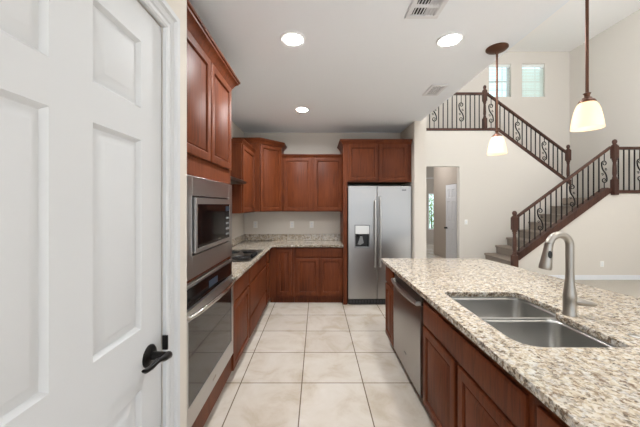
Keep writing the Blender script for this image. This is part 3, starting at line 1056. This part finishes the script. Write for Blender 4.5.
m = MB().prism([(a[0] - 0.06, a[1] - 0.045), (b[0], b[1] + 0.002), (b[0] + 0.06, b[1] + 0.002), (b[0] + 0.06, b[1] + TH * 0.5), (b[0] - 0.05, b[1] + TH - 0.04), (a[0] - 0.06, a[1] - 0.045 + TH)], 'y', YN - 0.03, YN + 0.10)
m.build('stringer', WOODDK, st, bevel=0.004)

# ------------------------------------------------------------------ railings


def newel(x, y, z0, z1, w=0.062, base=0.3):
    h = z1 - z0
    m = MB()
    m.front(x - w, x + w, z0, z0 + base * h, [(0, 0), (0.0, 0.0)], y=y) if False else None
    m.box(x - w, x + w, y - w, y + w, z0, z0 + base * h)
    t0, t1 = z0 + base * h, z1 - 0.40
    s = t1 - t0
    m.lathe([(w * 0.95, t0), (w * 0.98, t0 + 0.03 * s), (w * 0.7, t0 + 0.08 * s), (w * 0.85, t0 + 0.11 * s), (w * 0.6, t0 + 0.15 * s), (w * 0.78, t0 + 0.3 * s),
             (w * 0.72, t0 + 0.6 * s), (w * 0.58, t0 + 0.86 * s), (w * 0.82, t0 + 0.9 * s), (w * 0.62, t0 + 0.93 * s), (w * 0.95, t0 + 0.97 * s), (w * 0.95, t1)], (x, y, 0), 20)
    b0, b1 = t1, z1 - 0.13
    m.box(x - w, x + w, y - w, y + w, b0 + 0.02, b1)
    m.lathe([(w * 0.9, b0 - 0.001), (w * 1.0, b0 + 0.02)], (x, y, 0), 20)
    m.lathe([(w * 1.1, b1), (w * 1.15, b1 + 0.012), (w * 0.8, b1 + 0.025), (w * 0.55, b1 + 0.04), (w * 0.8, b1 + 0.055), (w * 0.9, b1 + 0.085), (w * 0.7, b1 + 0.115), (w * 0.3, b1 + 0.13)], (x, y, 0), 20)
    return m


def scroll(x, y, z0, z1, flip=1):
    """S scroll in the x-z plane with straight ends."""
    zc = (z0 + z1) / 2
    h = (z1 - z0)
    hs = 0.168
    half = []
    c = Vector((0.0, hs))
    n = 26
    for i in range(n + 1):
        th = PI - 2.6 * PI * (1 - i / n)
        r_ = 0.014 + 0.040 * (i / n)
        half.append((c.x + r_ * math.cos(th), c.y + r_ * math.sin(th)))
    p0, p1, p2, p3 = Vector(half[-1]), Vector((-0.054, 0.085)), Vector((-0.034, 0.045)), Vector((0, 0))
    for i in range(1, 9):
        s = i / 8
        q = p0 * (1 - s) ** 3 + p1 * 3 * s * (1 - s) ** 2 + p2 * 3 * s * s * (1 - s) + p3 * s ** 3
        half.append((q.x, q.y))
    full = half + [(-u, -v) for u, v in reversed(half[:-1])]
    m = MB()
    nn = len(full)
    rad = [0.007 + 0.006 * math.sin(PI * i / (nn - 1)) ** 2 for i in range(nn)]
    m.tube([(x + flip * u, y, zc + v) for u, v in full], rad, 6)
    # small counter curls
    for s in (1, -1):
        cc = []
        for i in range(16):
            th = -PI / 2 * 0 + 1.9 * PI * i / 15
            r_ = 0.010 + 0.018 * i / 15
            cc.append((x + flip * s * (0.034 + r_ * math.cos(th) * 0.8), y, zc + s * (0.055 + r_ * math.sin(th))))
        m.tube(cc, 0.0065, 6)
    m.tube([(x, y, z0), (x, y, zc - hs - 0.05)], 0.009, 6)
    m.tube([(x, y, zc + hs + 0.05), (x, y, z1)], 0.009, 6)
    return m


def bar(x, y, z0, z1):
    return MB().box(x - 0.0085, x + 0.0085, y - 0.0085, y + 0.0085, z0, z1)


RP = [(-0.03, -0.03), (0.03, -0.03), (0.034, -0.005), (0.026, 0.022), (0.0, 0.03), (-0.026, 0.022), (-0.034, -0.005)]


def handrail(x0, z0, x1, z1, y):
    rs = [[(x, y + o, z + h) for o, h in RP] for x, z in ((x0, z0), (x1, z1))]
    return MB().rings(rs)


# lower flight railing
rl = thing('stair_railing', 'lower sloping stair railing with iron scrolls beside the carpeted steps', 'railing', (0, 0, 0))
YRL = YN + 0.035
xa, za = at(516, 218.2, YN)
xb, zb = at(611.3, 147.3, YN)
handrail(xa, za, xb, zb, YRL).build('handrail', WOODDK, rl)
newel(at(513, 0, YN)[0], YN - 0.045, 0, 1.385, 0.048, 0.36).build('newel_post', WOODDK, rl, bevel=0.004)
newel(at(613, 0, YN)[0], YN - 0.03, 1.70, 2.81, 0.046, 0.28).build('newel_post', WOODDK, rl, bevel=0.004)


def strz(px):
    return at(px, 258 + (px - 521.3) * (193.3 - 258) / (609 - 521.3), YN)[1] + TH - 0.06


for k in range(0, 17):
    px = 606 - 5.37 * k
    x = at(px, 0, YN)[0]
    z0 = strz(px)
    z1 = za + (zb - za) * (x - xa) / (xb - xa) - 0.022
    if k in (0, 6, 12):
        scroll(x, YRL, z0, z1).build('scroll_baluster', IRON, rl)
    else:
        bar(x, YRL, z0, z1).build('baluster', IRON, rl)
# landing railing
rl = thing('landing_railing', 'short level railing across the stair landing at right edge', 'railing', (0, 0, 0))
x0 = at(616.3, 0, YN)[0]
zt = at(0, 147.8, YN)[1]
zl = at(0, 193.3, YN)[1]
handrail(x0, zt, XR - 0.004, zt, YRL).build('handrail', WOODDK, rl)
MB().box(x0, XR - 0.004, YN - 0.03, YN + 0.10, zl + 0.002, zl + 0.065).build('bottom_rail', WOODDK, rl, bevel=0.004)
k = 0
while True:
    px = 620.2 + 5.4 * k
    x = at(px, 0, YN)[0]
    if x > XR - 0.05:
        break
    if k % 6 == 4:
        scroll(x, YRL, zl + 0.064, zt - 0.025).build('scroll_baluster', IRON, rl)
    else:
        bar(x, YRL, zl + 0.064, zt - 0.025).build('baluster', IRON, rl)
    k += 1
# upper flight railing
YU2 = YM + 0.05
ru = thing('stair_railing', 'upper sloping stair railing between balcony post and landing post', 'railing', (0, 0, 0))
xa, za = at(487.5, 93.3, 6.75)
xb, zb = at(566.5, 151.8, 6.75)
handrail(xa, za, xb, zb, YU2).build('handrail', WOODDK, ru)
ax, az = at(496.5, 130.8, 6.75)
bx_, bz = at(568.5, 184.3, 6.75)
cx_ = at(487.6, 0, 6.75)[0]
MB().prism([(cx_, 3.252), (ax, 3.252), (bx_, bz), (bx_, bz + 0.075), (ax + 0.02, 3.32), (cx_, 3.32)], 'y', YM - 0.02, YM + 0.14).build('bottom_rail', WOODDK, ru, bevel=0.004)
newel(at(568.4, 0, 6.75)[0] + 0.02, YM + 0.06, 1.745, 2.935, 0.042, 0.3).build('newel_post', WOODDK, ru, bevel=0.004)
for k in range(0, 17):
    px = 491.6 + 4.45 * k
    x = at(px, 0, 6.75)[0]
    z0 = max(az, 0) if px < 496.5 else az + (bz - az) * (x - ax) / (bx_ - ax)
    z0 += 0.05
    z1 = za + (zb - za) * (x - xa) / (xb - xa) - 0.022
    if k in (0, 6, 12):
        scroll(x, YU2, z0, z1).build('scroll_baluster', IRON, ru)
    else:
        bar(x, YU2, z0, z1).build('baluster', IRON, ru)
# balcony railing
rb = thing('balcony_railing', 'level balcony railing with iron scrolls above the hall doorway', 'railing', (0, 0, 0))
zt = at(0, 93.3, 6.75)[1]
xn = at(485.4, 0, 6.75)[0]
handrail(1.61, zt, xn - 0.05, zt, YU2).build('handrail', WOODDK, rb)
MB().box(1.61, xn + 0.03, YM - 0.02, YM + 0.14, 3.252, 3.31).build('bottom_rail', WOODDK, rb, bevel=0.004)
newel(xn, YM + 0.06, 3.31, 4.35, 0.042, 0.24).build('newel_post', WOODDK, rb, bevel=0.004)
for k in range(0, 13):
    px = 479.7 - 4.52 * k
    x = at(px, 0, 6.75)[0]
    if k in (4, 10):
        scroll(x, YU2, 3.30, zt - 0.025).build('scroll_baluster', IRON, rb)
    else:
        bar(x, YU2, 3.30, zt - 0.025).build('baluster', IRON, rb)

# ------------------------------------------------------------------ windows


def window(name, label, x0, x1, z0, z1, y, mull=True):
    r = thing(name, label, 'window', (0, 0, 0))
    structure(r)
    m = MB()
    e = 0.04
    m.box(x0, x0 + e, y, y + 0.05, z0, z1).box(x1 - e, x1, y, y + 0.05, z0, z1)
    m.box(x0 + e, x1 - e, y, y + 0.05, z0, z0 + e).box(x0 + e, x1 - e, y, y + 0.05, z1 - e, z1)
    if mull:
        zc = (z0 + z1) / 2
        m.box(x0 + e, x1 - e, y + 0.005, y + 0.045, zc - 0.018, zc + 0.018)
        m.box(x0 + e, x1 - e, y + 0.015, y + 0.035, z0 + 0.22, z0 + 0.235)
        m.box((x0 + x1) / 2 + 0.12, (x0 + x1) / 2 + 0.135, y + 0.015, y + 0.035, z0 + e, z1 - e)
    m.build('window_frame', WHITE, r)
    MB().box(x0 + e, x1 - e, y + 0.022, y + 0.028, z0 + e, z1 - e).build('pane', GLASS, r)
    return r


window('window_1', 'small high stairwell window at left with raised open slats', WX[0][0], WX[0][1], WZ[0], WZ[1], YW + 0.09)
window('window_2', 'small high stairwell window at right behind closed blind', WX[1][0], WX[1][1], WZ[0], WZ[1], YW + 0.09)
window('window_3', 'garden window in the far room seen through the doorway', HW[0], HW[1], HW[2], HW[3], 11.04, False)
BL = mat('blind_slat', (240, 242, 236), 0.5)
_b = BSDF(BL)
_t = N(BL, 'ShaderNodeBsdfTranslucent')
_t.inputs['Color'].default_value = (0.85, 0.9, 0.84, 1)
_m = N(BL, 'ShaderNodeMixShader')
_m.inputs[0].default_value = 0.55
L(BL, _b.outputs[0], _m.inputs[1])
L(BL, _t.outputs[0], _m.inputs[2])
L(BL, _m.outputs[0], BL.node_tree.nodes['Material Output'].inputs['Surface'])
for (x0, x1), ang, lb in ((WX[0], 0.12, 'white blind with open slats in the left stairwell window'), (WX[1], 1.1, 'white blind with closed slats in the right stairwell window')):
    r = thing('window_blind', lb, 'blind', (0, 0, 0), 0, 'blinds in the stairwell windows')
    MB().box(x0 + 0.006, x1 - 0.006, YW + 0.02, YW + 0.07, WZ[1] - 0.07, WZ[1] - 0.004).build('headrail', BLINDW, r, bevel=0.004)
    m = MB()
    n = 19
    for k in range(n):
        z = WZ[0] + 0.05 + k * (0.9 - 0.14) / n
        dy, dz = 0.024 * math.cos(ang), 0.024 * math.sin(ang)
        yc = YW + 0.046
        m.add([(x0 + 0.01, yc - dy, z - dz), (x1 - 0.01, yc - dy, z - dz), (x1 - 0.01, yc + dy, z + dz), (x0 + 0.01, yc + dy, z + dz),
               (x0 + 0.01, yc - dy, z - dz + 0.003), (x1 - 0.01, yc - dy, z - dz + 0.003), (x1 - 0.01, yc + dy, z + dz + 0.003), (x0 + 0.01, yc + dy, z + dz + 0.003)],
              [(0, 3, 2, 1), (4, 5, 6, 7), (0, 1, 5, 4), (1, 2, 6, 5), (2, 3, 7, 6), (3, 0, 4, 7)])
    m.build('slats', BL, r, smooth=False)
    MB().box(x0 + 0.01, x1 - 0.01, YW + 0.03, YW + 0.062, WZ[0] + 0.006, WZ[0] + 0.022).build('bottom_bar', BLINDW, r)
    m = MB()
    for q in (0.12, (x1 - x0) - 0.12):
        m.tube([(x0 + q, YW + 0.018, WZ[0] + 0.01), (x0 + q, YW + 0.018, WZ[1] - 0.07)], 0.0025, 6)
    m.build('cords', BLINDW, r)

# ------------------------------------------------------------------ hall details
hd = thing('door_2', 'white panelled hall door with black knob, closed', 'door', (3.597, 7.96, 0), -PI / 2)
structure(hd)
m = MB()
HWD = 0.61
XS2 = [(0.09, 0.26), (0.35, 0.52)]
ZS2 = [(0.22, 0.86), (1.04, 1.60), (1.70, 1.92)]
m.box(0, 0.09, 0, T, 0.01, 2.05).box(0.26, 0.35, 0, T, 0.01, 2.05).box(0.52, HWD, 0, T, 0.01, 2.05)
zc = [0.01] + [z for q in ZS2 for z in q] + [2.05]
for x0, x1 in XS2:
    for k in range(0, 8, 2):
        m.box(x0, x1, 0, T, zc[k], zc[k + 1])
m.build('leaf', WHITE, hd, smooth=False)
for x0, x1 in XS2:
    for z0, z1 in ZS2:
        MB().front(x0, x1, z0, z1, [(0, 0), (0.012, 0.011), (0.018, 0.012), (0.042, 0.003), (0.046, 0.003)], cap0=False).build('raised_panel', WHITE, hd)
pr = [(0.0001, 0), (0.03, 0), (0.03, 0.006), (0.012, 0.012), (0.012, 0.035), (0.026, 0.042), (0.028, 0.058), (0.02, 0.068), (0.0001, 0.07)]
MB().rings([[(0.07 + r_ * math.cos(2 * PI * i / 18), -z, 0.87 + r_ * math.sin(2 * PI * i / 18)) for i in range(18)] for r_, z in pr]).build('door_knob', BLKBRONZE, hd)

# ceiling fan in the far room
fn = thing('ceiling_fan', 'white ceiling fan in the far room seen through the doorway', 'ceiling fan', (3.22, 9.6, 3.12))
MB().tube([(0, 0, 0), (0, 0, -0.68)], 0.015, 10).build('downrod', WHITE, fn)
MB().lathe([(0.05, -0.66), (0.09, -0.68), (0.1, -0.72), (0.09, -0.76), (0.04, -0.79)], (0, 0, 0), 24).build('motor', WHITE, fn)
for k in range(4):
    an = PI / 2 * k - 0.1
    bl = MB().prism(fillet([(0.09, -0.03, 0), (0.7, -0.06, 0.03), (0.7, 0.06, 0.03), (0.09, 0.03, 0)]), 'z', -0.735, -0.725).build('blade', WHITE, fn)
    bl.rotation_euler = (0.18 * math.cos(an), 0.18 * math.sin(an), an)

# shrub outside the garden window
sb = thing('garden_shrub', 'leafy green shrub outside the far garden window', 'shrub', (4.85, 12.1, 0))
MB().tube([(0, 0, 0), (0.02, 0, 0.6), (0, 0.02, 1.4)], [0.04, 0.03, 0.015], 8).build('stem', BARK, sb)
m = MB()
for k in range(1500):
    while True:
        p = Vector((random.uniform(-1, 1), random.uniform(-1, 1), random.uniform(-1, 1)))
        if p.length < 1:
            break
    p = Vector((p.x * 0.6, p.y * 0.4, 1.1 + p.z * 0.95))
    a = Vector((random.gauss(0, 1), random.gauss(0, 1), random.gauss(0, 1))).normalized()
    b = a.orthogonal().normalized()
    s = random.uniform(0.03, 0.06)
    m.add([p - a * s, p + b * s * 0.5, p + a * s, p - b * s * 0.5], [(0, 1, 2, 3)])
m.build('foliage', LEAF, sb, smooth=False)
